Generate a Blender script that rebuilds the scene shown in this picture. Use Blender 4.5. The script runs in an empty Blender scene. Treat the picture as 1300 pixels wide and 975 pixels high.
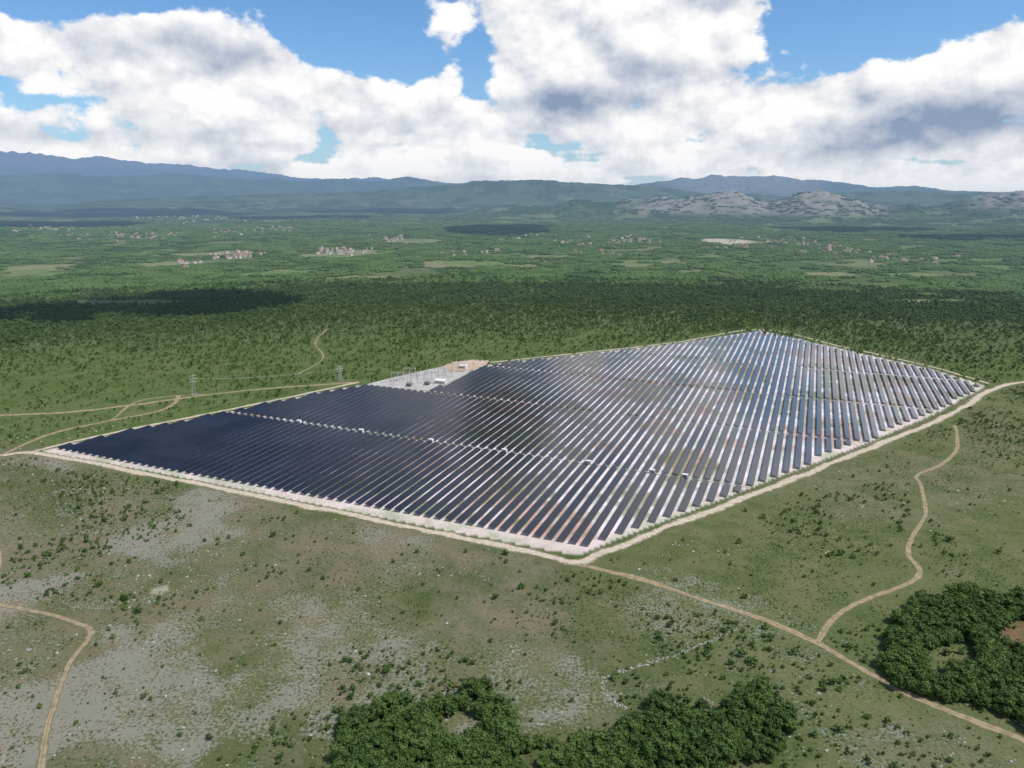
import bpy, math, random
import numpy as np
from mathutils import Vector
rng=np.random.default_rng(7); random.seed(7)
sc=bpy.context.scene
sc.view_settings.view_transform='Standard'; sc.view_settings.look='None'; sc.view_settings.exposure=0
H=200.0; F=928.0; HOR=243.0
PITCH=math.atan((487.5-HOR)/F); cp,sp=math.cos(PITCH),math.sin(PITCH)
SUN_AZ=math.radians(112); SUN_EL=math.radians(58)
sunv=np.array([math.sin(SUN_AZ)*math.cos(SUN_EL),math.cos(SUN_AZ)*math.cos(SUN_EL),math.sin(SUN_EL)])
# ---------- noise ----------
TAB=rng.random((8,256,256))
def vn(x,y,s=0):
    xi=np.floor(x).astype(np.int64); yi=np.floor(y).astype(np.int64)
    fx=x-xi; fy=y-yi; fx=fx*fx*(3-2*fx); fy=fy*fy*(3-2*fy); T=TAB[s%8]
    a=T[xi&255,yi&255]; b=T[(xi+1)&255,yi&255]; c=T[xi&255,(yi+1)&255]; d=T[(xi+1)&255,(yi+1)&255]
    return (a*(1-fx)+b*fx)*(1-fy)+(c*(1-fx)+d*fx)*fy
def fbm(x,y,wl,octv=4,s=0,g=0.5):
    x=np.asarray(x,float)/wl+17.3*s; y=np.asarray(y,float)/wl+9.1*s; t=0;a=1;n=0
    for i in range(octv):
        t=t+a*vn(x,y,s+i); n+=a; a*=g; x,y=(x*1.6+y*1.2+3.1),(y*1.6-x*1.2+7.7)
    return t/n
def ss(a,b,x): 
    t=np.clip((x-a)/(b-a),0,1); return t*t*(3-2*t)
# ---------- terrain ----------
RID=[ (27000,4200,[(-300,207),(0,198),(50,200),(90,207),(130,205),(180,212),(240,214),(300,218),(360,224),(450,227),(520,230),(600,236),(700,243),(1700,247)],.26),
 (15000,1900,[(-300,228),(0,226),(120,222),(200,222),(300,227),(400,229),(520,227),(560,232),(650,230),(720,233),(800,237),(850,229),(900,223),(940,226),(980,225),(1020,230),(1060,231),(1100,235),(1160,237),(1200,243),(1300,246),(1700,243)],.20),
 (9300,1100,[(-300,250),(0,258),(60,262),(100,258),(200,250),(300,249),(430,247),(540,240),(640,231),(700,231),(740,235),(830,239),(900,246),(1000,248),(1100,246),(1200,244),(1300,247),(1700,240)],.28),
 (6400,620,[(-300,285),(400,283),(550,275),(650,262),(760,256),(820,257),(880,250),(930,247),(970,258),(1040,246),(1080,254),(1130,262),(1200,258),(1250,249),(1330,246),(1700,243)],.42),
 (4300,420,[(-300,280),(0,292),(250,300),(400,292),(560,296),(700,300),(900,300),(1300,295),(1700,290)],.35)]
def height(x,y):
    x=np.asarray(x,float); y=np.asarray(y,float)
    r=np.hypot(x,y)+1e-6; az=np.arctan2(x,y)
    azc=np.clip(az,-1.05,1.05); u=650+960*np.tan(azc); ca=np.cos(azc)
    h=(fbm(x,y,220,2,0)-.5)*3.0*ss(150,900,r)
    h=h+(fbm(x,y,900,3,1)-.5)*(8*ss(1300,2400,r)+30*ss(2200,4500,r))
    for k,(D,W,prof,rg) in enumerate(RID):
        pv=np.interp(u,[p[0] for p in prof],[p[1] for p in prof])
        crest=H+(HOR-pv)/990*D*ca
        w=(r-D-(fbm(x,y,D*.35,2,k)-.5)*W*.9)/W
        g=np.exp(-w*w*1.2)
        rr=1-np.abs(2*fbm(x,y,D*.09,5,k+2,.58)-1)
        h=h+np.maximum(crest,5)*g*(1+rg*2.4*(rr-.80))
    return h
def G(u,v,it=8):
    X=(u-650)/F; Y=-(v-487.5)/F
    d=np.array([X,cp+Y*sp,-sp+Y*cp]); z=0.0
    for i in range(it):
        t=(H-z)/(-d[2]); z=.5*z+.5*float(height(d[0]*t,d[1]*t))
    return (d[0]*t,d[1]*t)
def GP(l): return [G(*p) for p in l]
def pip(x,y,poly):
    ins=np.zeros(x.shape,bool); n=len(poly)
    for i in range(n):
        x1,y1=poly[i]; x2,y2=poly[(i+1)%n]
        if y1==y2: continue
        c=((y1>y)!=(y2>y))&(x<(x2-x1)*(y-y1)/(y2-y1)+x1); ins^=c
    return ins
def pipw(x,y,poly,a=30):
    return pip(x+(fbm(x,y,24,4,1)-.5)*a,y+(fbm(x,y,24,4,5)-.5)*a,poly)
farm=GP([(52,573),(200,600),(400,640),(560,672),(700,699),(734,705),(800,678),(900,640),(1000,601),(1100,563),(1190,524),(1252,490),(1180,468),(1060,441),(965,420),(860,436),(700,454),(622,463),(548,497),(462,489),(400,500),(290,523),(160,548)])
# ---------- node helpers ----------
class N:
    def __init__(s,t): s.t=t; s.L=t.links
    def n(s,ty,**k):
        n=s.t.nodes.new(ty)
        for a,b in k.items(): setattr(n,a,b)
        return n
    def put(s,inp,v):
        if v is None: return
        if isinstance(v,bpy.types.NodeSocket): s.L.new(v,inp)
        else: inp.default_value=v
    def m(s,op,a,b=None,c=None,clamp=False):
        n=s.n('ShaderNodeMath',operation=op,use_clamp=clamp); s.put(n.inputs[0],a); s.put(n.inputs[1],b); s.put(n.inputs[2],c); return n.outputs[0]
    def vm(s,op,a,b=None):
        n=s.n('ShaderNodeVectorMath',operation=op); s.put(n.inputs[0],a); s.put(n.inputs[1],b)
        return n.outputs['Value'] if op in('LENGTH','DOT_PRODUCT') else n.outputs[0]
    def noise(s,sc_,vec,det=4,ro=.5,out='Fac'):
        n=s.n('ShaderNodeTexNoise'); s.put(n.inputs['Scale'],sc_); s.put(n.inputs['Detail'],det); s.put(n.inputs['Roughness'],ro); s.put(n.inputs['Vector'],vec); return n.outputs[out]
    def ss(s,x,a,b,c=0.,d=1.):
        n=s.n('ShaderNodeMapRange',interpolation_type='SMOOTHSTEP'); s.put(n.inputs[0],x)
        for i,v in enumerate((a,b,c,d)): n.inputs[i+1].default_value=v
        return n.outputs[0]
    def mix(s,f,a,b,bt='MIX'):
        n=s.n('ShaderNodeMix',data_type='RGBA',blend_type=bt); s.put(n.inputs[0],f)
        for i,v in ((6,a),(7,b)):
            if isinstance(v,tuple) and len(v)==3: v=v+(1,)
            s.put(n.inputs[i],v)
        return n.outputs[2]
    def attr(s,name,o='Fac'):
        n=s.n('ShaderNodeAttribute',attribute_name=name); return n.outputs[o]
def painted_haze_group():
    g=bpy.data.node_groups.new('painted_haze','ShaderNodeTree')
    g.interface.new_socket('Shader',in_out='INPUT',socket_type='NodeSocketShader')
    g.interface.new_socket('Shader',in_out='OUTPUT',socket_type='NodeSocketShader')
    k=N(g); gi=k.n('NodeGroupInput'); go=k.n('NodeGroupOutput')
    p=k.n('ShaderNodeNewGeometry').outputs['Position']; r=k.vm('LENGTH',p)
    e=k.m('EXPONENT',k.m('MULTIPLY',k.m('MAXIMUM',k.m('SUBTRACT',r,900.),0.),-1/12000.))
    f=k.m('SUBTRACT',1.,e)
    em=k.n('ShaderNodeEmission'); em.inputs[0].default_value=(.23,.36,.58,1); em.inputs[1].default_value=.88  # haze painted as a blue glow mixed into surfaces, stronger far from origin
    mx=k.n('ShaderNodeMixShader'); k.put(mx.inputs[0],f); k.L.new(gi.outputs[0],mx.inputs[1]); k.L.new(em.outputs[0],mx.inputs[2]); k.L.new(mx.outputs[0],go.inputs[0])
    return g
HZ=painted_haze_group()
def mat(name,fn,rough=.9,spec=.15,metal=0.,haze=True,coat=0.):
    m=bpy.data.materials.new(name); m.use_nodes=True; t=m.node_tree; t.nodes.clear(); k=N(t); m.cycles.emission_sampling='NONE'
    b=k.n('ShaderNodeBsdfPrincipled'); b.inputs['Roughness'].default_value=rough; b.inputs['Specular IOR Level'].default_value=spec; b.inputs['Metallic'].default_value=metal; b.inputs['Coat Weight'].default_value=coat; b.inputs['Coat Roughness'].default_value=.08
    o=k.n('ShaderNodeOutputMaterial'); c=fn(k,b) if callable(fn) else fn+(1,)
    k.put(b.inputs['Base Color'],c)
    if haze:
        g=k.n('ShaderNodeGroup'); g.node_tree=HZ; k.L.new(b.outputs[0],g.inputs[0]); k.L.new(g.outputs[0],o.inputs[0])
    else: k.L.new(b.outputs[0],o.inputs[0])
    return m
def pos(k): return k.n('ShaderNodeNewGeometry').outputs['Position']
def ground_fn(k,b):
    p=pos(k)
    A=k.noise(.05,p,5,.7); Bn=k.noise(.7,p,4,.75)
    tint=k.attr('tint','Color')
    c=k.mix(k.ss(A,.42,.66,0,.5),tint,k.mix(1.,tint,(1.38,1.20,1.38),'MULTIPLY'))
    c=k.mix(k.ss(A,.55,.34,0,.6),c,k.mix(1.,tint,(.52,.72,.48),'MULTIPLY'))
    grass=k.attr('grass')
    c=k.mix(k.m('MULTIPLY',grass,k.ss(Bn,.49,.70,0,.8)),c,(.046,.066,.020))
    c=k.mix(k.m('MULTIPLY',grass,k.ss(Bn,.50,.28,0,.4)),c,(.18,.165,.10))
    rk=k.attr('rock'); rv=k.m('ADD',k.m('SUBTRACT',1.,k.m('ADD',k.m('MULTIPLY',Bn,.6),k.m('MULTIPLY',A,.5))),k.m('MULTIPLY',rk,.11))
    rm=k.m('MULTIPLY',k.ss(rv,.565,.65),.55)
    c=k.mix(k.m('MULTIPLY',rm,grass),c,(.31,.29,.25))
    cr=k.attr('crag'); c=k.mix(k.m('MULTIPLY',cr,k.ss(k.noise(.012,p,5,.75),.36,.54)),c,(.31,.265,.235))
    return c
M_ground=mat('grassland_ground',ground_fn,.95,.05)
# ---------- roads ----------
def smooth(pts,step=4.0):
    P=[np.array(p) for p in pts]; P=[2*P[0]-P[1]]+P+[2*P[-1]-P[-2]]; out=[]
    for i in range(1,len(P)-2):
        a,b_,c,d=P[i-1:i+3]; L=np.linalg.norm(c-b_); n=max(2,int(L/step))
        for j in range(n):
            t=j/n; out.append(.5*((2*b_)+(-a+c)*t+(2*a-5*b_+4*c-d)*t*t+(-a+3*b_-3*c+d)*t**3))
    out.append(P[-2]); return np.array(out)
MASK=np.zeros((1400,1100),bool)
def mark(x,y,rad):
    n=int(math.ceil(rad/3)); i=int((x+2100)/3); j=int(y/3)
    MASK[max(0,i-n):i+n+1,max(0,j-n):j+n+1]=True
def masked(x,y):
    i=np.clip(((x+2100)/3).astype(int),0,1399); j=np.clip((y/3).astype(int),0,1099); return MASK[i,j]
def new_mesh(name,V,Fc,mats,midx=None,smoothf=False,link=True):
    me=bpy.data.meshes.new(name); V=np.asarray(V,np.float32)
    if isinstance(Fc,np.ndarray):
        k=Fc.shape[1]; me.vertices.add(len(V)); me.vertices.foreach_set('co',V.ravel())
        me.loops.add(Fc.size); me.loops.foreach_set('vertex_index',np.ascontiguousarray(Fc,dtype=np.int32).ravel())
        me.polygons.add(len(Fc)); me.polygons.foreach_set('loop_start',np.arange(0,Fc.size,k,dtype=np.int32))
        me.update(calc_edges=True); me.validate()
    else: me.from_pydata(V.tolist(),[],Fc); me.update()
    for m in mats: me.materials.append(m)
    if midx is not None: me.polygons.foreach_set('material_index',np.asarray(midx,np.int32))
    me.polygons.foreach_set('use_smooth',np.full(len(me.polygons),smoothf,dtype=bool))
    ob=bpy.data.objects.new(name,me)
    if link: sc.collection.objects.link(ob)
    return ob
def road(name,px,width,m,jit=.25,off=.14,world=False):
    P=smooth(px if world else GP(px)); T=np.gradient(P,axis=0); T/=np.linalg.norm(T,axis=1)[:,None]+1e-9
    Nn=np.stack([-T[:,1],T[:,0]],1); n=len(P)
    P=P+Nn*((fbm(P[:,0],P[:,1],30,3,2)-.5)*width*.8)[:,None]
    V=[];cols=5
    for c in range(cols):
        f=c/(cols-1)-.5
        wj=width*(1+jit*(rng.random(n)-.5)*2*(1 if c in(0,4) else 0)+.8*(fbm(P[:,0],P[:,1],22,3,3)-.5))
        Q=P+Nn*(f*wj)[:,None]; V.append(np.column_stack([Q,height(Q[:,0],Q[:,1])+off-(.1 if c in(0,4) else 0)]))
    V=np.stack(V,1).reshape(-1,3); a=(np.arange(n-1)[:,None]*cols+np.arange(cols-1)[None]).ravel()
    o=new_mesh(name,V,np.column_stack([a,a+cols,a+cols+1,a+1]),[m],smoothf=True)
    uv=o.data.attributes.new('across','FLOAT','POINT'); uv.data.foreach_set('value',np.tile(np.linspace(-1,1,cols),n).astype(np.float32))
    for x,y in P:
        if abs(x)<2090 and 0<y<3290: mark(x,y,width*.5+.5)
    return o
def gravel_fn(col,col2,green):
    def f(k,b):
        p=pos(k); nz=k.noise(.3,p,4,.7); c=k.mix(k.ss(nz,.3,.7),col,col2)
        a=k.m('ABSOLUTE',k.attr('across')); 
        e=k.m('ADD',a,k.m('MULTIPLY',nz,1.1))
        c=k.mix(k.ss(e,1.0,1.4,0,.9),c,(.14,.14,.065))
        if green:
            mid=k.m('SUBTRACT',nz,k.m('MULTIPLY',a,1.5)); c=k.mix(k.ss(mid,.1,.5,0,.65),c,(.15,.155,.065))
        return c
    return f
M_gravel=mat('crushed_limestone',gravel_fn((.58,.50,.39),(.44,.36,.26),False))
M_track=mat('dirt_track',gravel_fn((.39,.30,.19),(.28,.21,.13),True))
road('perimeter_road',[(-60,578),(0,578),(40,575),(110,586),(200,604),(350,634),(450,655),(540,673),(640,693),(700,708),(735,714),(770,700),(830,676),(900,650),(1000,610),(1100,570),(1200,530),(1258,495),(1290,486),(1360,477)],7.5,M_gravel)
road('perimeter_road',[(40,574),(160,546),(290,520),(400,497),(455,485)],5.5,M_gravel)
road('perimeter_road',[(612,461),(700,452),(860,434),(965,418.5),(1060,438),(1180,465),(1255,487)],5,M_gravel)
road('dirt_road',[(735,716),(800,732),(900,764),(970,787),(1040,820),(1110,858),(1180,893),(1300,937),(1400,972)],4.4,M_track)
road('dirt_track',[(1040,817),(1060,785),(1100,760),(1148,742),(1166,725),(1152,705),(1156,688),(1175,650),(1168,615),(1165,603),(1198,588),(1215,570),(1212,540)],3.3,M_track)
road('dirt_track',[(-60,755),(0,766),(60,780),(113,797),(112,812),(88,845),(66,900),(55,945),(52,985),(58,1050)],3.0,M_track)
road('dirt_track',[(-20,650),(-4,690),(0,715),(-15,750)],2.5,M_track)
road('dirt_road',[(-60,531),(0,527),(80,524),(170,514),(250,503),(330,494),(400,489),(455,485)],6,M_track)
road('dirt_track',[(0,579),(35,563),(70,549),(130,536),(200,522),(222,512),(226,503)],4.5,M_track)
road('dirt_track',[(140,534),(180,508),(260,500)],3,M_track)
road('dirt_track',[(378,475),(410,455),(400,435),(415,418)],2.4,M_track)
# ---------- farm ----------
rd=np.array([math.sin(math.radians(22.2)),math.cos(math.radians(22.2))]); sd=np.array([rd[1],-rd[0]])
def rs(p): p=np.array(p); return float(p@rd),float(p@sd)
serv=sorted([rs(G(500,555))[0],rs(G(590,504))[0],rs(G(760,480))[0],rs(G(850,453))[0]])
farmrs=[rs(p) for p in farm]; smin=min(p[1] for p in farmrs); smax=max(p[1] for p in farmrs); rmin=min(p[0] for p in farmrs); rmax=max(p[0] for p in farmrs)
PIT=7.4; TL=11.95; W=4.4; TILT=math.radians(20)
edges=[rmin]+serv+[rmax]; S=[];R0=[]
for j in range(int((smax-smin)/PIT)+1):
    for e in range(len(edges)-1):
        a=edges[e]+(1.8 if e>0 else 0); b_=edges[e+1]-(1.8 if e<len(edges)-2 else 0); n=max(1,round((b_-a)/TL)); tl=(b_-a)/n
        for i in range(n): S.append(smin+3+j*PIT); R0.append((a+i*tl,tl))
S=np.array(S); TLv=np.array([q[1] for q in R0]); R0=np.array([q[0] for q in R0])
def xy(s,r): return s[...,None]*sd+r[...,None]*rd
c0=xy(S,R0-.5); c1=xy(S,R0+TLv+.5); ok=pip(c0[:,0],c0[:,1],farm)&pip(c1[:,0],c1[:,1],farm); S=S[ok];R0=R0[ok];TLv=TLv[ok]; nT=len(S); print('tables',nT)
R1=R0+TLv-.03
ha=xy(S,R0); hb=xy(S,R1); za=height(ha[:,0],ha[:,1]); zb=height(hb[:,0],hb[:,1])
ch=W*math.cos(TILT)/2; zh=W*math.sin(TILT); lo=.75
def pt(ds,r,z): return np.column_stack([xy(S+ds,r),z])
tops=[pt(-ch,R0,za+lo+zh),pt(ch,R0,za+lo),pt(ch,R1,zb+lo),pt(-ch,R1,zb+lo+zh)]
bot=[t-np.array([0,0,.09]) for t in tops]
V8=np.stack(tops+bot,1).reshape(-1,3)
quad=np.array([[0,1,2,3],[7,6,5,4],[0,4,5,1],[1,5,6,2],[2,6,7,3],[3,7,4,0]])
F8=(np.arange(nT)[:,None,None]*8+quad[None]).reshape(-1,4); M8=np.tile([0,1,2,2,2,2],nT)
def boxarr(cx,cy,zlo,zhi,w):
    o=[]
    for z in (zlo,zhi):
        for a,b_ in((-1,-1),(1,-1),(1,1),(-1,1)): o.append(np.column_stack([cx+a*w,cy+b_*w,z]))
    return np.stack(o,1).reshape(-1,3)
pv=[]
for fr in (.15,.5,.85):
    for ds,zz in((-ch*.6,lo+zh*.8),(ch*.6,lo+zh*.2)):
        q=xy(S+ds,R0+TLv*fr); zg=za+(zb-za)*fr; pv.append(boxarr(q[:,0],q[:,1],zg-.3,zg+zz-.1,.06))
pvv=np.concatenate(pv); nb=len(pvv)//8
q4=np.array([[0,1,5,4],[1,2,6,5],[2,3,7,6],[3,0,4,7]])
Fp=(np.arange(nb)[:,None,None]*8+q4[None]).reshape(-1,4)+len(V8)
M_panel=mat('silicon_panel_glass',lambda k,b:k.mix(k.ss(k.noise(.03,pos(k),3,.6),.35,.65),(.009,.010,.015),(.016,.018,.027)),.16,.5,coat=.35)
M_back=mat('panel_backsheet',(.45,.46,.48),.6,.3)
M_alu=mat('galvanised_steel',(.48,.49,.50),.45,.5,.3)
V_=np.concatenate([V8,pvv]); F_=np.concatenate([F8,Fp]).tolist()
new_mesh('solar_panel_array',V_,[tuple(f) for f in F_],[M_panel,M_back,M_alu],np.concatenate([M8,np.full(len(Fp),2)]))
for r in serv:
    ssx=np.arange(smin,smax,3.); q=xy(ssx,np.full(len(ssx),r)); q=q[pip(q[:,0],q[:,1],farm)]
    if len(q)>6: road('service_road',[tuple(a) for a in q[::6]]+[tuple(q[-1])],2.0,M_gravel,world=True,off=.12)
# ---------- zones ----------
L0=G(40,574); Lc,Nc,Rc=G(-200,535),G(735,716),G(1262,490)
lx=[-3000,Lc[0],L0[0],Nc[0],Rc[0],3000]; ly=[Lc[1]+200,Lc[1],L0[1],Nc[1],Rc[1],Rc[1]+900]
wood=[GP(l) for l in ([(440,912),(475,900),(520,888),(560,884),(600,886),(632,898),(650,925),(668,940),(690,952),(705,985),(600,1040),(440,1040)],
  [(700,985),(712,962),(745,950),(770,928),(800,915),(835,915),(855,902),(900,898),(925,885),(950,892),(980,905),(1005,915),(1022,948),(1000,968),(930,962),(905,975),(860,1040),(700,1040)],
  [(1128,850),(1125,825),(1150,800),(1180,785),(1195,768),(1235,762),(1260,750),(1400,745),(1480,960),(1300,928),(1250,913),(1215,900),(1190,890),(1150,868)])]
clear=[GP(l) for l in ([(520,905),(570,900),(605,900),(630,918),(618,940),(575,945),(530,930)],[(1182,852),(1195,832),(1232,820),(1250,835),(1245,855),(1205,872)],[(1256,805),(1285,788),(1340,788),(1340,836),(1290,832)])]
def woodmask(x,y):
    w_=np.zeros(x.shape,bool)
    for w in wood: w_|=pipw(x,y,w,36)
    for i,w in enumerate(clear):
        c_=pipw(x,y,w,30)
        if i==0: c_&=fbm(x,y,11,3,3)>.44
        w_&=~c_
    return w_
def density(x,y):
    r=np.hypot(x,y); yl=np.interp(x,lx,ly); back=ss(-12,25,y-yl)
    n=fbm(x,y,95,4,2); n2=fbm(x,y,400,3,4); n3=fbm(x,y,34,3,5)
    front=.06+.9*ss(.53,.65,n*.55+n3*.45)+.16*ss(-60,-220,x)*ss(.4,.55,n3)+.55*ss(240,420,x)*ss(.36,.55,n)
    b=.50+.30*ss(.40,.6,n)+.35*ss(850,1350,r)-.45*ss(.56,.68,n2)
    d=front*(1-back)+np.clip(b,.06,1)*back
    return np.clip(d,0,1),back
MEAD=[(62,342,45,5),(600,335,60,4),(520,305,40,3),(800,334,45,3),(1110,348,60,2),(200,336,40,3),(350,345,30,3),(720,327,50,3),(1180,382,50,2),(430,322,50,4),(150,384,50,2),(250,322,60,3),(480,352,40,2)]
MG=[(G(u,v),u,v,w,h_) for u,v,w,h_ in MEAD]
def meadow(x,y):
    m=np.zeros_like(x); wob=fbm(x,y,110,4,6,.6)-.5
    for (gx,gy),u,v,w,h_ in MG:
        d_=math.hypot(gx,gy); sx=w/F*d_; sy=h_/F*d_*d_/H
        q=((x-gx)/sx)**2+((y-gy)/sy)**2; m=np.maximum(m,ss(1.2,.7,q+wob*6))
    r=np.hypot(x,y); n=fbm(x,y,170,5,1,.62); m=np.maximum(m,.65*ss(.605,.66,n)*ss(1200,2300,r)*(1-ss(8000,10000,r)))
    return m
# ---------- terrain mesh ----------
az=np.concatenate([np.linspace(-180,-47,70,endpoint=False),np.linspace(-47,47,820,endpoint=False),np.linspace(47,180,70,endpoint=False)])*math.pi/180
rr=np.concatenate([[2.,20.,60.],np.geomspace(110,46000,720)])
RR,AA=np.meshgrid(rr,az,indexing='ij'); X=RR*np.sin(AA); Y=RR*np.cos(AA); Z=height(X,Y)
nr,na=RR.shape; idx=np.arange(nr*na).reshape(nr,na); nx=np.roll(idx,-1,axis=1)
Fq=np.stack([idx[:-1],nx[:-1],nx[1:],idx[1:]],-1).reshape(-1,4)[:,::-1]
terr=new_mesh('ground',np.column_stack([X.ravel(),Y.ravel(),Z.ravel()]),Fq.copy(),[M_ground],smoothf=True)
x,y=X.ravel(),Y.ravel(); r=np.hypot(x,y); z=Z.ravel()
den,back=density(x,y); md=meadow(x,y); fa=pip(x,y,farm).astype(float); wm=woodmask(x,y).astype(float)
def C(a): return np.array(a)[None,:]
def mx(f,a,b): return a*(1-f[:,None])+b*f[:,None]
n1=fbm(x,y,170,5,0,.55); n2=fbm(x,y,30,4,2,.6); n5=fbm(x,y,85,5,4,.6); n6=fbm(x,y,9,3,6,.6)
col=mx(ss(.4,.6,n1),C((.132,.128,.064)),C((.108,.120,.050)))
col=mx(.7*ss(.50,.66,n2),col,C((.076,.098,.034)))
col=mx(.75*ss(.49,.64,n5),col,C((.172,.150,.098)))
col=mx(.4*ss(.45,.7,n6),col,C((.168,.155,.092)))
rightf=ss(0,150,x)*(1-back); col=mx(.45*rightf,col,C((.112,.142,.048)))
backf=back*(1-ss(1000,1600,r)); col=mx(.75*backf,col,C((.082,.128,.034)))
forest=np.clip(ss(1000,1700,r)+wm*.9,0,1)
fcol=mx(ss(.40,.60,fbm(x,y,260,5,5,.6)),C((.034,.066,.018)),C((.070,.112,.032)))
col=mx(forest*.95,col,fcol)
mcol=mx(ss(.4,.6,fbm(x,y,130,3,7)),C((.20,.20,.10)),C((.135,.18,.062))); col=mx(md*(1-.4*(1-forest)),col,mcol)
inner=pip(x+rd[0]*14,y+rd[1]*14,farm)&pip(x-rd[0]*14,y-rd[1]*14,farm)&pip(x+sd[0]*10,y+sd[1]*10,farm)&pip(x-sd[0]*10,y-sd[1]*10,farm)
fl=mx(ss(.3,.7,n6),C((.72,.68,.66)),C((.58,.53,.50)))
fl=mx(.7*inner*ss(.55,.64,fbm(x,y,48,4,1,.6)),fl,C((.42,.23,.15))); fl=mx(.7*inner*ss(.56,.63,fbm(x,y,45,4,3,.6)),fl,C((.19,.21,.09)))
fl=mx(.6*(1-inner),fl,C((.50,.42,.31)))
col=mx(fa,col,fl)
QX,QY=G(925,306); bare=.8*ss(1.2,.5,((x-QX)/110)**2+((y-QY)/170)**2+(fbm(x,y,80,4,2,.6)-.5)*2.2)
gx,gy=G(203,749); bare=np.maximum(bare,.55*ss(1.2,.7,((x-gx)/4.5)**2+((y-gy)/5)**2)); col=mx(bare,col,C((.50,.44,.35)))
red=pipw(x,y,clear[2],14).astype(float); col=mx(red*.8,col,C((.19,.12,.07)))
u_=650+960*np.tan(np.clip(np.arctan2(x,y),-1.2,1.2))
crag=np.exp(-((r-6200)/850)**2)*ss(770,840,u_)*ss(1160,1090,u_)*ss(20,60,z)+np.exp(-((r-15000)/1800)**2)*ss(820,880,u_)*ss(1080,1000,u_)*.8+np.exp(-((r-6600)/800)**2)*ss(1210,1260,u_)*ss(60,100,z)*.9+ss(20000,24000,r)*.6*ss(700,1000,z)
rock=(ss(.46,.64,fbm(x,y,70,4,3))+.55*ss(-40,-220,x)+.3)*(1-back)*(1-.6*ss(60,200,x))
grass=np.clip((1-forest)*(1-fa)*(1-bare)*(1-.6*back),0,1)
ca=terr.data.attributes.new('tint','FLOAT_COLOR','POINT'); ca.data.foreach_set('color',np.column_stack([col,np.ones(len(col))]).astype(np.float32).ravel())
for nme,a in (('grass',grass),('rock',rock),('crag',np.clip(crag,0,1))):
    at=terr.data.attributes.new(nme,'FLOAT','POINT'); at.data.foreach_set('value',a.astype(np.float32))
subst=GP([(462,489),(548,497),(618,463),(600,457),(560,466),(505,478)])
# ---------- vegetation ----------
def leaf_fn(c1,c2,c3):
    def f(k,b):
        oi=k.n('ShaderNodeObjectInfo').outputs['Random']; p=pos(k)
        c=k.mix(oi,c1,c2); return k.mix(k.ss(k.noise(.008,p,3,.65),.42,.60,0,.8),c,c3)
    return f
M_leaf=mat('broadleaf_foliage',leaf_fn((.056,.110,.024),(.096,.148,.036),(.105,.160,.040)),.8,.2)
M_dark=mat('oak_foliage',leaf_fn((.042,.082,.019),(.076,.118,.029),(.068,.118,.026)),.8,.2)
M_bark=mat('bark',(.11,.085,.06))
import bmesh
def ico(sub):
    bm=bmesh.new(); bmesh.ops.create_icosphere(bm,subdivisions=sub,radius=1); v=np.array([p.co[:] for p in bm.verts]); f=np.array([[q.index for q in p.verts] for p in bm.faces]); bm.free(); return v,f
I1=ico(1); I2=ico(2)
def tree_mesh(name,seed,nleaf,lobes,ht,ls,mats,trunk=True):
    g=np.random.default_rng(seed); V=[];Fc=[];MI=[]
    L=[]
    for i in range(lobes):
        a=g.uniform(0,6.28); d=g.uniform(.05,.68); zz=ht*g.uniform(.3,.8); L.append((d*math.cos(a),d*math.sin(a),zz,g.uniform(.26,.5)))
    L.append((0,0,ht*.72,.5))
    for (a,b_,c,rad) in L:
        o=len(V); v=I1[0]*rad*.7*np.array([1,1,.8])+[a,b_,c]+g.normal(0,.05,I1[0].shape); V+=v.tolist(); Fc+=[tuple(int(w_)+o for w_ in q) for q in I1[1]]; MI+=[0]*len(I1[1])
    for i in range(nleaf):
        a,b_,c,rad=L[g.integers(len(L))]; d=g.normal(size=3); d[2]=abs(d[2])*.9 if g.random()<.7 else d[2]; d/=np.linalg.norm(d)
        p=np.array([a,b_,c])+d*rad*g.uniform(.78,1.18)*np.array([1,1,.85]); nn=d+g.normal(0,.5,3); nn/=np.linalg.norm(nn)
        t=np.cross(nn,g.normal(size=3)); t/=np.linalg.norm(t); b2=np.cross(nn,t); s=ls*g.uniform(.6,1.4); o=len(V)
        V+=[(p+t*s).tolist(),(p+b2*s*.7).tolist(),(p-t*s*.9).tolist(),(p-b2*s*.8).tolist()]; Fc.append((o,o+1,o+2,o+3)); MI.append(0)
    if trunk:
        segs=[((0,0,-.1),(0.03,0,ht*.6),.07,.04)]+[((0.02,0,ht*.3),(l[0],l[1],l[2]),.035,.015) for l in L[:4]]
        for A,B_,ra,rb in segs:
            o=len(V)
            for P_,q in((A,ra),(B_,rb)):
                for kk in range(5): V.append([P_[0]+q*math.cos(kk*1.2566),P_[1]+q*math.sin(kk*1.2566),P_[2]])
            for kk in range(5): Fc.append((o+kk,o+(kk+1)%5,o+5+(kk+1)%5,o+5+kk)); MI.append(1)
    return new_mesh(name,np.array(V),Fc,mats,MI,link=False)
def coll(name,obs):
    c=bpy.data.collections.new(name)
    for o in obs: c.objects.link(o)
    return c
C_tree=coll('tree_kinds',[tree_mesh('oak_crown',s,280,8,2.0+.2*(s%3),.11,[M_dark if s%2 else M_leaf,M_bark]) for s in range(6)])
C_scrub=coll('scrub_kinds',[tree_mesh('scrub_crown',40+s,90,5,1.6,.19,[M_dark if s%3==0 else M_leaf,M_bark],False) for s in range(6)])
C_shrub=coll('shrub_kinds',[tree_mesh('shrub_crown',20+s,70,4,1.15,.19,[M_leaf if s%2 else M_dark,M_bark],False) for s in range(6)])
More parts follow.
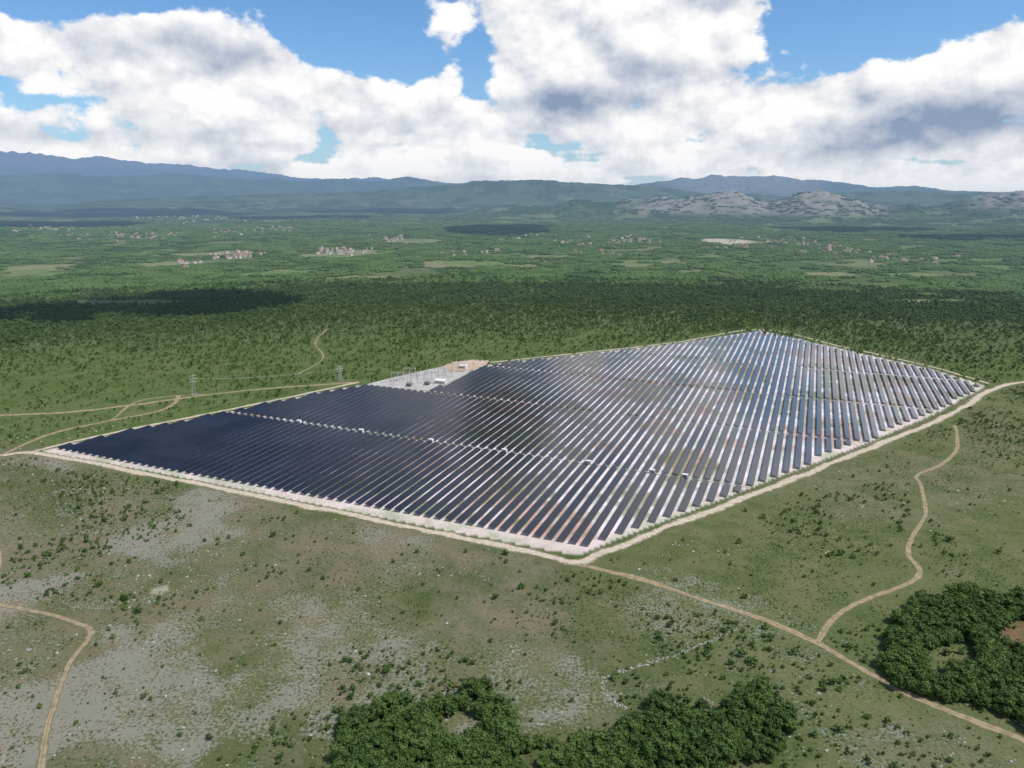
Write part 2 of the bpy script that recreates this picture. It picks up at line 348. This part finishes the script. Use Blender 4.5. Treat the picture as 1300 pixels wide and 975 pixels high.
def patch(name,seed,m):
    g=np.random.default_rng(seed); V=[];Fc=[];R=17
    for i in range(34):
        a=g.uniform(0,6.28); d=R*math.sqrt(g.random())*1.05; s=g.uniform(1.5,3.6); o=len(V)
        v=I2[0]*(1+g.uniform(-.25,.25,(len(I2[0]),1)))*np.array([s,s,s*g.uniform(.7,1.0)])+[d*math.cos(a),d*math.sin(a),s*.7]
        V+=v.tolist(); Fc+=[tuple(int(w_)+o for w_ in q) for q in I2[1]]
    return new_mesh(name,np.array(V),Fc,[m],link=False)
C_patch=coll('wood_patch_kinds',[patch('wood_patch',60+i,M_dark if i in(1,3) else M_leaf) for i in range(5)])
M_stone=mat('limestone',lambda k,b:k.mix(k.n('ShaderNodeObjectInfo').outputs['Random'],(.26,.25,.22),(.46,.45,.42)))
def stone(seed):
    g=np.random.default_rng(seed); v=I1[0]*(1+g.uniform(-.3,.3,(len(I1[0]),1)))*np.array([1,.8,.5]); return new_mesh('limestone_boulder_kind',v,[tuple(int(w_) for w_ in q) for q in I1[1]],[M_stone],link=False)
C_stone=coll('boulder_kinds',[stone(90+i) for i in range(4)])
def scatter(name,x,y,scl,col,nk,zoff=0.):
    z=height(x,y)+zoff; me=bpy.data.meshes.new(name); me.vertices.add(len(x)); me.vertices.foreach_set('co',np.column_stack([x,y,z]).astype(np.float32).ravel())
    for nme,ty,a in(('scl','FLOAT',scl.astype(np.float32)),('rot','FLOAT',(rng.random(len(x))*6.28).astype(np.float32)),('idx','INT',rng.integers(0,nk,len(x)).astype(np.int32))):
        me.attributes.new(nme,ty,'POINT').data.foreach_set('value',a)
    ob=bpy.data.objects.new(name,me); sc.collection.objects.link(ob)
    ng=bpy.data.node_groups.new(name+'_scatter','GeometryNodeTree'); ng.interface.new_socket('Geometry',in_out='INPUT',socket_type='NodeSocketGeometry'); ng.interface.new_socket('Geometry',in_out='OUTPUT',socket_type='NodeSocketGeometry')
    nn=ng.nodes; gi=nn.new('NodeGroupInput'); go=nn.new('NodeGroupOutput'); ip=nn.new('GeometryNodeInstanceOnPoints'); ci=nn.new('GeometryNodeCollectionInfo'); ci.inputs['Collection'].default_value=col; ci.inputs['Separate Children'].default_value=True; ci.inputs['Reset Children'].default_value=True
    def na(n_,ty): q=nn.new('GeometryNodeInputNamedAttribute'); q.data_type=ty; q.inputs['Name'].default_value=n_; return q.outputs['Attribute']
    cx=nn.new('ShaderNodeCombineXYZ'); l=ng.links
    l.new(gi.outputs[0],ip.inputs['Points']); l.new(ci.outputs[0],ip.inputs['Instance']); ip.inputs['Pick Instance'].default_value=True
    l.new(na('idx','INT'),ip.inputs['Instance Index']); l.new(na('rot','FLOAT'),cx.inputs[2]); l.new(cx.outputs[0],ip.inputs['Rotation']); l.new(na('scl','FLOAT'),ip.inputs['Scale']); l.new(ip.outputs[0],go.inputs[0])
    ob.modifiers.new('scatter','NODES').node_group=ng; print(name,len(x)); return ob
def samp(n,r0,r1,a=44):
    r=np.sqrt(rng.uniform(r0*r0,r1*r1,n)); t=np.radians(rng.uniform(-a,a,n)); return r*np.sin(t),r*np.cos(t)
def farmpad(x,y): return pip(x,y,farm)|pip(x,y,subst)
x,y=samp(70000,140,950); d,bk=density(x,y); k_=(rng.random(len(x))<d*.85)&(bk<.5)&~farmpad(x,y)&~masked(x,y)&~woodmask(x,y); x,y=x[k_],y[k_]; scatter('shrubs',x,y,rng.gamma(2.4,.32,len(x)).clip(.3,2.6)+.15,C_shrub,6)
x,y=samp(70000,140,750); n=fbm(x,y,45,3,1); k_=(rng.random(len(x))<.12+.8*ss(.48,.66,n))&~farmpad(x,y)&~masked(x,y); x,y=x[k_],y[k_]; scatter('low_bushes',x,y,rng.uniform(.18,.55,len(x)),C_shrub,6)
x,y=samp(130000,150,420); n=fbm(x,y,16,2,4); k_=woodmask(x,y)&(rng.random(len(x))<.25+.6*ss(.35,.55,n)); x,y=x[k_],y[k_]; scatter('oak_woodland',x,y,rng.gamma(5,.36,len(x)).clip(.8,3.6),C_tree,6)
x,y=samp(140000,480,1750); d,bk=density(x,y); md_=meadow(x,y); k_=(rng.random(len(x))<d*.8)&(bk>.5)&~farmpad(x,y)&~masked(x,y)&(md_<.3); x,y=x[k_],y[k_]; rr_=np.hypot(x,y); scatter('scrub_woodland',x,y,(rng.gamma(4.,.27,len(x)).clip(.4,2.7))*(1+1.0*ss(850,1500,rr_)),C_scrub,6)
x,y=samp(75000,1650,6300); md_=meadow(x,y); n=fbm(x,y,170,4,3); k_=(rng.random(len(x))<(.14+.85*ss(.38,.58,n)))&(md_<.3)&~masked(x,y)&(((x-QX)/120)**2+((y-QY)/200)**2>1); x,y=x[k_],y[k_]
cr=(np.hypot(x,y)>5000)&(rng.random(len(x))<.75); x,y=x[~cr],y[~cr]; scatter('forest',x,y,rng.uniform(.7,1.35,len(x)),C_patch,5,-.6)
x,y=samp(90000,140,760); n=fbm(x,y,60,4,3); n2=fbm(x,y,12,2,6); k_=(rng.random(len(x))<(.015+.30*ss(.50,.66,n*.55+n2*.45)*(1+ss(-60,-220,x))))&~farmpad(x,y)&~masked(x,y); x,y=x[k_],y[k_]; scatter('limestone_boulders',x,y,rng.gamma(1.8,.16,len(x)).clip(.1,1.1),C_stone,4)
def wall(px,name):
    P=smooth(GP(px),.8); xs=[];ys=[]
    for p in P:
        for q in range(2): xs.append(p[0]+rng.normal(0,.7)); ys.append(p[1]+rng.normal(0,.7))
    xs=np.array(xs);ys=np.array(ys); kk=fbm(xs,ys,7,2,2)>.42; scatter(name,xs[kk],ys[kk],rng.uniform(.25,.65,kk.sum()),C_stone,4)
wall([(940,797),(905,812),(870,826),(830,840),(790,852),(766,864),(770,882),(795,898)],'dry_stone_wall')
wall([(850,900),(880,885),(905,893)],'dry_stone_wall')
# ---------- builder ----------
class B:
    def __init__(s): s.V=[];s.F=[];s.M=[]
    def box(s,x0,x1,y0,y1,z0,z1,m=0):
        o=len(s.V); s.V+=[(a,b_,c) for c in(z0,z1) for a,b_ in((x0,y0),(x1,y0),(x1,y1),(x0,y1))]
        for q in((0,3,2,1),(4,5,6,7),(0,1,5,4),(1,2,6,5),(2,3,7,6),(3,0,4,7)): s.F.append(tuple(o+i for i in q)); s.M.append(m)
    def beam(s,A,Bq,w,m=0):
        A=Vector(A);Bq=Vector(Bq); d=(Bq-A).normalized(); t=d.orthogonal().normalized(); b_=d.cross(t); o=len(s.V)
        for P_ in(A,Bq):
            for i,j in((-1,-1),(1,-1),(1,1),(-1,1)): s.V.append(tuple(P_+t*w*i+b_*w*j))
        for q in((0,1,5,4),(1,2,6,5),(2,3,7,6),(3,0,4,7),(0,3,2,1),(4,5,6,7)): s.F.append(tuple(o+i for i in q)); s.M.append(m)
    def gable(s,x0,x1,y0,y1,z0,z1,m=0,e=.4):
        o=len(s.V); ym=(y0+y1)/2; s.V+=[(x0-e,y0-e,z0),(x1+e,y0-e,z0),(x1+e,y1+e,z0),(x0-e,y1+e,z0),(x0-e,ym,z1),(x1+e,ym,z1)]
        for q in((0,1,5,4),(2,3,4,5),(0,4,3),(1,2,5),(0,3,2,1)): s.F.append(tuple(o+i for i in q)); s.M.append(m)
    def ob(s,name,mats,parent=None):
        o=new_mesh(name,np.array(s.V),s.F,mats,s.M)
        if parent: o.parent=parent
        return o
def empty(name,l,rz):
    e=bpy.data.objects.new(name,None); sc.collection.objects.link(e); e.location=l; e.rotation_euler[2]=rz; return e
M_white=mat('white_painted_steel',(.75,.75,.73),.5,.4); M_grey=mat('grey_paint',(.25,.26,.27),.5,.4)
M_tile=mat('clay_roof_tile',lambda k,b:k.mix(k.noise(.05,pos(k),2),(.36,.18,.12),(.30,.20,.16)))
M_plaster=mat('plaster_wall',lambda k,b:k.mix(k.noise(.04,pos(k),2),(.76,.73,.66),(.55,.51,.45)))
M_glass=mat('window_glass',(.03,.04,.05),.1,.5); M_ins=mat('porcelain',(.35,.2,.14),.3,.5)
def loc(u,v):
    a,b_=G(u,v); return (a,b_,float(height(a,b_)))
ang=math.radians(-22.2)
for u,v in ((372,541),(455,551),(542,565),(640,575),(748,588),(828,600),(870,606)):
    q=np.array(G(u,v)); q=sd*(q@sd)+rd*serv[0]
    e=empty('transformer_station',(q[0],q[1],float(height(q[0],q[1]))+.2),ang)
    b=B(); b.box(-2,2,-1.1,1.1,.3,2.7); b.ob('housing',[M_white],e)
    b=B(); b.box(-2.15,2.15,-1.25,1.25,2.7,2.85); b.ob('roof',[M_white],e)
    b=B(); b.box(-2.1,2.1,-1.2,1.2,-.4,.3); b.ob('plinth',[M_grey],e)
    b=B(); [b.box(a,a+1.0,-1.14,-1.102,.4,2.4) for a in(-1.8,-.5,.8)]; b.ob('doors',[M_grey],e)
P=smooth(GP([(44,571),(200,598),(400,637.5),(560,669.5),(700,697),(734,705.5),(800,680),(900,642),(1000,603),(1100,565),(1190,526),(1254,491)]),3.); b=B(); prev=None
for p in P:
    z=float(height(p[0],p[1])); b.box(p[0]-.05,p[0]+.05,p[1]-.05,p[1]+.05,z-.2,z+2.1)
    if prev is not None:
        for hh in(.4,1.2,2.0): b.beam((prev[0],prev[1],prev[2]+hh),(p[0],p[1],z+hh),.012)
    prev=(p[0],p[1],z)
b.ob('perimeter_fence',[M_alu])
def padmesh(name,poly,m,off=.1):
    me=bmesh.new(); vs=[me.verts.new((a,b_,float(height(a,b_))+off)) for a,b_ in poly]; me.faces.new(vs); bmesh.ops.triangulate(me,faces=me.faces[:]); mm=bpy.data.meshes.new(name); me.to_mesh(mm); me.free(); mm.materials.append(m); o=bpy.data.objects.new(name,mm); sc.collection.objects.link(o); return o
M_pad=mat('pale_gravel',lambda k,b:k.mix(k.ss(k.noise(.12,pos(k),5,.7),.35,.65),(.50,.48,.44),(.36,.34,.30)))
M_red=mat('orange_spoil',lambda k,b:k.mix(k.ss(k.noise(.12,pos(k),5,.7),.35,.65),(.42,.27,.17),(.55,.47,.38)))
padmesh('gravel_yard',subst,M_pad,.35)
padmesh('earth_spoil',GP([(560,466),(575,460),(600,457),(622,458),(618,463),(600,470),(575,473)]),M_red,.5)
def gantry(u,v,w=14,h=10):
    e=empty('substation_gantry',loc(u,v),ang+.3); b=B()
    for sx in(-w/2,0,w/2):
        for a,c in((-.7,-.7),(.7,-.7),(.7,.7),(-.7,.7)): b.beam((sx+a,c,0),(sx+a*.2,c*.2,h),.06)
        for i in range(5): z=i*h/5; b.beam((sx-.6,-.6,z),(sx+.5,.5,z+h/5),.035)
    b.ob('lattice_legs',[M_alu],e); b=B()
    for c in(-.4,.4): b.beam((-w/2,c,h),(w/2,c,h),.06); b.beam((-w/2,c,h-.9),(w/2,c,h-.9),.05)
    for i in range(12): b.beam((-w/2+i*w/12,-.4,h-.9*(i%2)),(-w/2+(i+1)*w/12,-.4,h-.9*((i+1)%2)),.03)
    b.ob('crossbeam',[M_alu],e); b=B()
    for i in range(6): xx=-w/2+1.5+i*(w-3)/5; b.beam((xx,0,h-.9),(xx,0,h-2.4),.1)
    b.ob('insulators',[M_ins],e)
for u,v in((505,484),(530,487),(548,482),(565,478),(520,478),(582,472)): gantry(u,v)
def transf(u,v):
    e=empty('power_transformer',loc(u,v),ang)
    b=B(); b.box(-3,3,-1.6,1.6,.6,4.2); b.ob('tank',[M_grey],e); b=B(); [b.box(-2.8+i*.5,-2.55+i*.5,s_*1.605 if s_>0 else -2.6,2.6 if s_>0 else -1.605,1,3.8) for i in range(12) for s_ in(-1,1)]; b.ob('radiators',[M_grey],e)
    b=B(); [b.beam((-2+i*2,0,4.2),(-2+i*2,0,6.2),.2) for i in range(3)]; b.ob('bushings',[M_ins],e); b=B(); b.box(-3.4,3.4,-2.8,2.8,.1,.597); b.ob('plinth',[M_white],e)
transf(520,491); transf(543,489)
def bld(u,v,Lx=16,Ly=8):
    e=empty('control_building',loc(u,v),ang)
    b=B(); b.box(-Lx/2,Lx/2,-Ly/2,Ly/2,-.3,4); b.ob('walls',[M_plaster],e); b=B(); b.gable(-Lx/2,Lx/2,-Ly/2,Ly/2,4.003,5.4); b.ob('roof',[M_white],e)
    b=B(); [b.box(-Lx/2+1.5+i*2.6,-Lx/2+3+i*2.6,-Ly/2-.04,-Ly/2-.003,1.2,2.6) for i in range(2 if Lx<12 else 3)]; b.ob('windows',[M_glass],e); b=B(); b.box(Lx/2-2.2,Lx/2-1.0,-Ly/2-.04,-Ly/2-.003,.1,2.3); b.ob('door',[M_grey],e)
bld(560,487,12,6); bld(588,468,9,5)
b=B()
for i in range(70):
    t=rng.random(); l=loc(490+t*100,488-t*18+rng.uniform(-4,4)); hh=rng.uniform(3,6); b.beam((l[0],l[1],l[2]),(l[0],l[1],l[2]+hh),.09); b.beam((l[0],l[1],l[2]+hh),(l[0],l[1],l[2]+hh+1.6),.16,1)
b.ob('switchgear',[M_alu,M_ins])
tops_=[]
def pylon(u,v,h):
    L_=loc(u,v); e=empty('lattice_pylon',L_,.5)
    b=B(); n=7; w=lambda t:2.0*(1-t)**1.1+.3
    for a,c in((-1,-1),(1,-1),(1,1),(-1,1)):
        for i in range(n): t0,t1=i/n,(i+1)/n; b.beam((a*w(t0),c*w(t0),t0*h),(a*w(t1),c*w(t1),t1*h),.07)
    for i in range(n):
        t0,t1=i/n,(i+1)/n
        for (a,c),(d_,f_) in(((-1,-1),(1,-1)),((1,-1),(1,1)),((1,1),(-1,1)),((-1,1),(-1,-1))):
            b.beam((a*w(t0),c*w(t0),t0*h),(d_*w(t1),f_*w(t1),t1*h),.035); b.beam((d_*w(t0),f_*w(t0),t0*h),(a*w(t1),c*w(t1),t1*h),.035)
    b.ob('lattice_mast',[M_alu],e); b=B()
    for z_,ww in((.68*h,3.4),(.82*h,4.2),(.95*h,3.)): b.beam((-ww,0,z_),(ww,0,z_),.08); b.beam((-ww,0,z_),(0,0,z_+1.2),.05); b.beam((ww,0,z_),(0,0,z_+1.2),.05)
    b.ob('crossarms',[M_alu],e); tops_.append(Vector((L_[0],L_[1],L_[2]+h*.82)))
pylon(247,503,22); pylon(432,484,17)
b=B()
for o_ in(-3.4,0,3.4):
    P0,P1=tops_; prev=None
    for i in range(13):
        t=i/12; p=P0.lerp(P1,t)+Vector((o_,0,-12*t*(1-t)))
        if prev: b.beam(prev,p,.015)
        prev=p
b.ob('power_lines',[M_alu])
b=B()
VIL=[(305,324,45,40),(430,320,38,36),(500,304,30,12),(235,335,20,8),(800,307,45,34),(1000,308,60,30),(1060,318,60,22),(940,312,40,14),(600,322,50,8),(720,310,40,8),(160,300,120,50),(330,292,80,40),(60,290,70,40),(1150,330,90,14),(770,322,60,10),(250,278,100,40),(650,300,60,8)]
for u,v,w,n in VIL:
    for i in range(n):
        l=loc(u+rng.normal(0,w*.45),v+rng.normal(0,2.6)); a=rng.uniform(0,3.14); Lx=rng.uniform(8,15);Ly=rng.uniform(7,10);hh=rng.uniform(4,7.5); s0=len(b.V)
        b.box(-Lx/2,Lx/2,-Ly/2,Ly/2,-2,hh,0); b.gable(-Lx/2,Lx/2,-Ly/2,Ly/2,hh+.01,hh+2.6,1)
        for q in range(2):
            for wx in(-.3,0,.3):
                if 1.2+q*2.8+1.3<hh: b.box(wx*Lx-.6,wx*Lx+.6,-Ly/2-.05,-Ly/2-.004,1.2+q*2.8,2.5+q*2.8,2)
        ca_,sa=math.cos(a),math.sin(a)
        for qi in range(s0,len(b.V)):
            X_,Y_,Z_=b.V[qi]; b.V[qi]=(l[0]+X_*ca_-Y_*sa,l[1]+X_*sa+Y_*ca_,l[2]+Z_)
b.ob('distant_village',[M_plaster,M_tile,M_glass])
# ---------- cumulus overhead ----------
M_cloud=mat('cloud',(.9,.9,.92),1,0,haze=False)
def cloud(u,v,sx,sy,alt,n=26,seed=0,bs=1.):
    gx,gy=G(u,v); k_=(alt-float(height(gx,gy)))/math.tan(SUN_EL); cx=gx+math.sin(SUN_AZ)*k_; cy=gy+math.cos(SUN_AZ)*k_; g=np.random.default_rng(seed); V=[];Fc=[]
    vi,fi=ico(4)
    for i in range(n):
        a=g.uniform(0,6.28); d=math.sqrt(g.random()); s=bs*min(sx,sy)*g.uniform(.2,.5)*(1.15-.6*d)
        nz=1+.3*(vn(vi[:,0]*2.5+i,vi[:,1]*2.5+vi[:,2]*2)-.5)+.16*(vn(vi[:,0]*7+i,vi[:,1]*7+vi[:,2]*6)-.5)
        v_=vi*nz[:,None]*s; v_[:,2]=np.where(v_[:,2]<0,v_[:,2]*.3,v_[:,2]*.9)
        V.append(v_+[cx+d*math.cos(a)*sx*.85,cy+d*math.sin(a)*sy*.85,alt]); Fc.append(fi+i*len(vi))
    new_mesh('cumulus_cloud',np.concatenate(V),np.concatenate(Fc),[M_cloud],smoothf=True)
cloud(235,384,230,160,1500,36,1,1.1); cloud(80,398,150,110,1500,22,2,1.1); cloud(632,291,250,650,1600,80,3,1.6); cloud(60,285,600,500,1900,34,4,1.3)
cloud(380,276,600,350,2200,34,5,1.2); cloud(1080,290,450,300,2000,24,6,1.2); cloud(1250,302,350,250,1700,18,8,1.2); cloud(150,264,1200,800,2900,30,9,1.1); cloud(500,262,900,600,2900,30,10,1.2)
# ---------- world ----------
w=bpy.data.worlds.new('sky'); sc.world=w; w.use_nodes=True; t=w.node_tree; t.nodes.clear(); k=N(t)
w.cycles.sampling_method='NONE'
sky=k.n('ShaderNodeTexSky',sky_type='NISHITA'); sky.sun_disc=False; sky.sun_elevation=SUN_EL; sky.sun_rotation=SUN_AZ; sky.dust_density=.6; sky.ozone_density=2.
D=k.n('ShaderNodeTexCoord').outputs['Generated']; sep=k.n('ShaderNodeSeparateXYZ'); k.L.new(D,sep.inputs[0]); dx,dy,dz=sep.outputs
def blobdir(u,v):
    d=Vector(((u-650)/F,cp-(v-487.5)/F*sp,-sp-(v-487.5)/F*cp)).normalized(); return d.x,d.z
BL=[(430,28,66,42,-.34),(515,60,50,26,-.24),(600,85,22,34,-.24),(55,6,70,16,-.20),(190,0,50,10,-.16),(1000,25,55,24,-.18),(1100,30,76,34,-.28),(1290,4,50,16,-.18),(665,0,50,20,.16),(280,45,80,38,.18),(60,65,80,40,.10),(750,80,110,60,.16),(870,20,80,38,.16),(1190,115,140,46,.16),(450,128,130,28,.14)]
GR=[(290,68,70,18,1.1),(740,128,60,16,1.5),(690,180,70,9,.8),(800,88,55,20,.55),(1230,152,85,26,1.35),(50,168,60,14,.9),(480,158,80,10,.5),(180,172,50,9,.6),(960,120,40,12,.4),(1080,185,60,8,.6),(350,185,70,7,.5)]
def gauss(l):
    s=None
    for u,v,su,sv,A in l:
        bx,bz=blobdir(u,v); e=k.m('ADD',k.m('POWER',k.m('DIVIDE',k.m('SUBTRACT',dx,bx),su/F),2.),k.m('POWER',k.m('DIVIDE',k.m('SUBTRACT',dz,bz),sv/F),2.))
        q=k.m('MULTIPLY',k.m('EXPONENT',k.m('MULTIPLY',e,-.7)),A); s=q if s is None else k.m('ADD',s,q)
    return s
bias=gauss(BL); grey=gauss(GR)
zc=k.m('MAXIMUM',dz,0.); inv=k.m('DIVIDE',1.,k.m('ADD',zc,.12))
c=k.n('ShaderNodeCombineXYZ'); k.put(c.inputs[0],k.m('MULTIPLY',dx,inv)); k.put(c.inputs[1],k.m('MULTIPLY',dy,inv)); c.inputs[2].default_value=3.3
big=k.noise(1.3,c.outputs[0],2,.5)
def dens(ox,oz):
    c2=k.n('ShaderNodeCombineXYZ'); k.put(c2.inputs[0],k.m('ADD',dx,ox)); k.put(c2.inputs[1],dy); k.put(c2.inputs[2],k.m('MULTIPLY',k.m('ADD',dz,oz),1.5))
    return k.noise(10.,c2.outputs[0],6,.56)
f0=dens(0.,0.); f1=dens(.009,.020)
low=k.m('MULTIPLY',k.m('EXPONENT',k.m('DIVIDE',zc,-.05)),.17)
d0=k.m('ADD',k.m('ADD',k.m('ADD',k.m('MULTIPLY',big,.5),k.m('MULTIPLY',f0,.85)),bias),low)
TH=.62
cov=k.m('MULTIPLY',k.ss(d0,TH,TH+.07),k.ss(dz,.8,.3))
relief=k.m('MULTIPLY',k.m('SUBTRACT',f0,f1),2.7)
thick=k.m('MULTIPLY',k.m('MAXIMUM',k.m('SUBTRACT',d0,TH+.14),0.),.6)
br=k.m('SUBTRACT',k.m('SUBTRACT',k.m('ADD',.92,relief),thick),k.m('MULTIPLY',grey,k.m('ADD',-.10,k.m('MULTIPLY',f0,1.3))),clamp=True)
ccol=k.mix(br,(.27,.36,.52),(1.06,1.05,1.05))
hz=k.m('EXPONENT',k.m('DIVIDE',zc,-.045))
ccol=k.mix(k.m('MULTIPLY',k.m('EXPONENT',k.m('DIVIDE',zc,-.026)),.75),ccol,(.64,.71,.80))
bg1=k.n('ShaderNodeBackground'); skc=k.mix(1.,sky.outputs[0],(.66,.95,1.22),'MULTIPLY'); k.L.new(skc,bg1.inputs[0]); bg1.inputs[1].default_value=.115
bgh=k.n('ShaderNodeBackground'); bgh.inputs[0].default_value=(.55,.68,.84,1); bgh.inputs[1].default_value=.95
bg2=k.n('ShaderNodeBackground'); k.L.new(ccol,bg2.inputs[0]); bg2.inputs[1].default_value=.95
m0=k.n('ShaderNodeMixShader'); k.put(m0.inputs[0],k.m('MULTIPLY',hz,.97)); k.L.new(bg1.outputs[0],m0.inputs[1]); k.L.new(bgh.outputs[0],m0.inputs[2])
m1=k.n('ShaderNodeMixShader'); k.put(m1.inputs[0],cov); k.L.new(m0.outputs[0],m1.inputs[1]); k.L.new(bg2.outputs[0],m1.inputs[2])
o=k.n('ShaderNodeOutputWorld'); k.L.new(m1.outputs[0],o.inputs[0])
sl=bpy.data.lights.new('sun','SUN'); sl.energy=3.8; sl.angle=math.radians(.5); sl.color=(1,.95,.87); so=bpy.data.objects.new('sun',sl); sc.collection.objects.link(so)
so.rotation_euler=Vector(-sunv).to_track_quat('-Z','Y').to_euler()
cam=bpy.data.cameras.new('camera'); cam.lens=F/1300*36; cam.sensor_width=36; cam.clip_start=1; cam.clip_end=120000; co=bpy.data.objects.new('camera',cam); sc.collection.objects.link(co)
co.location=(0,0,H); co.rotation_euler=(math.pi/2-PITCH,0,0); sc.camera=co
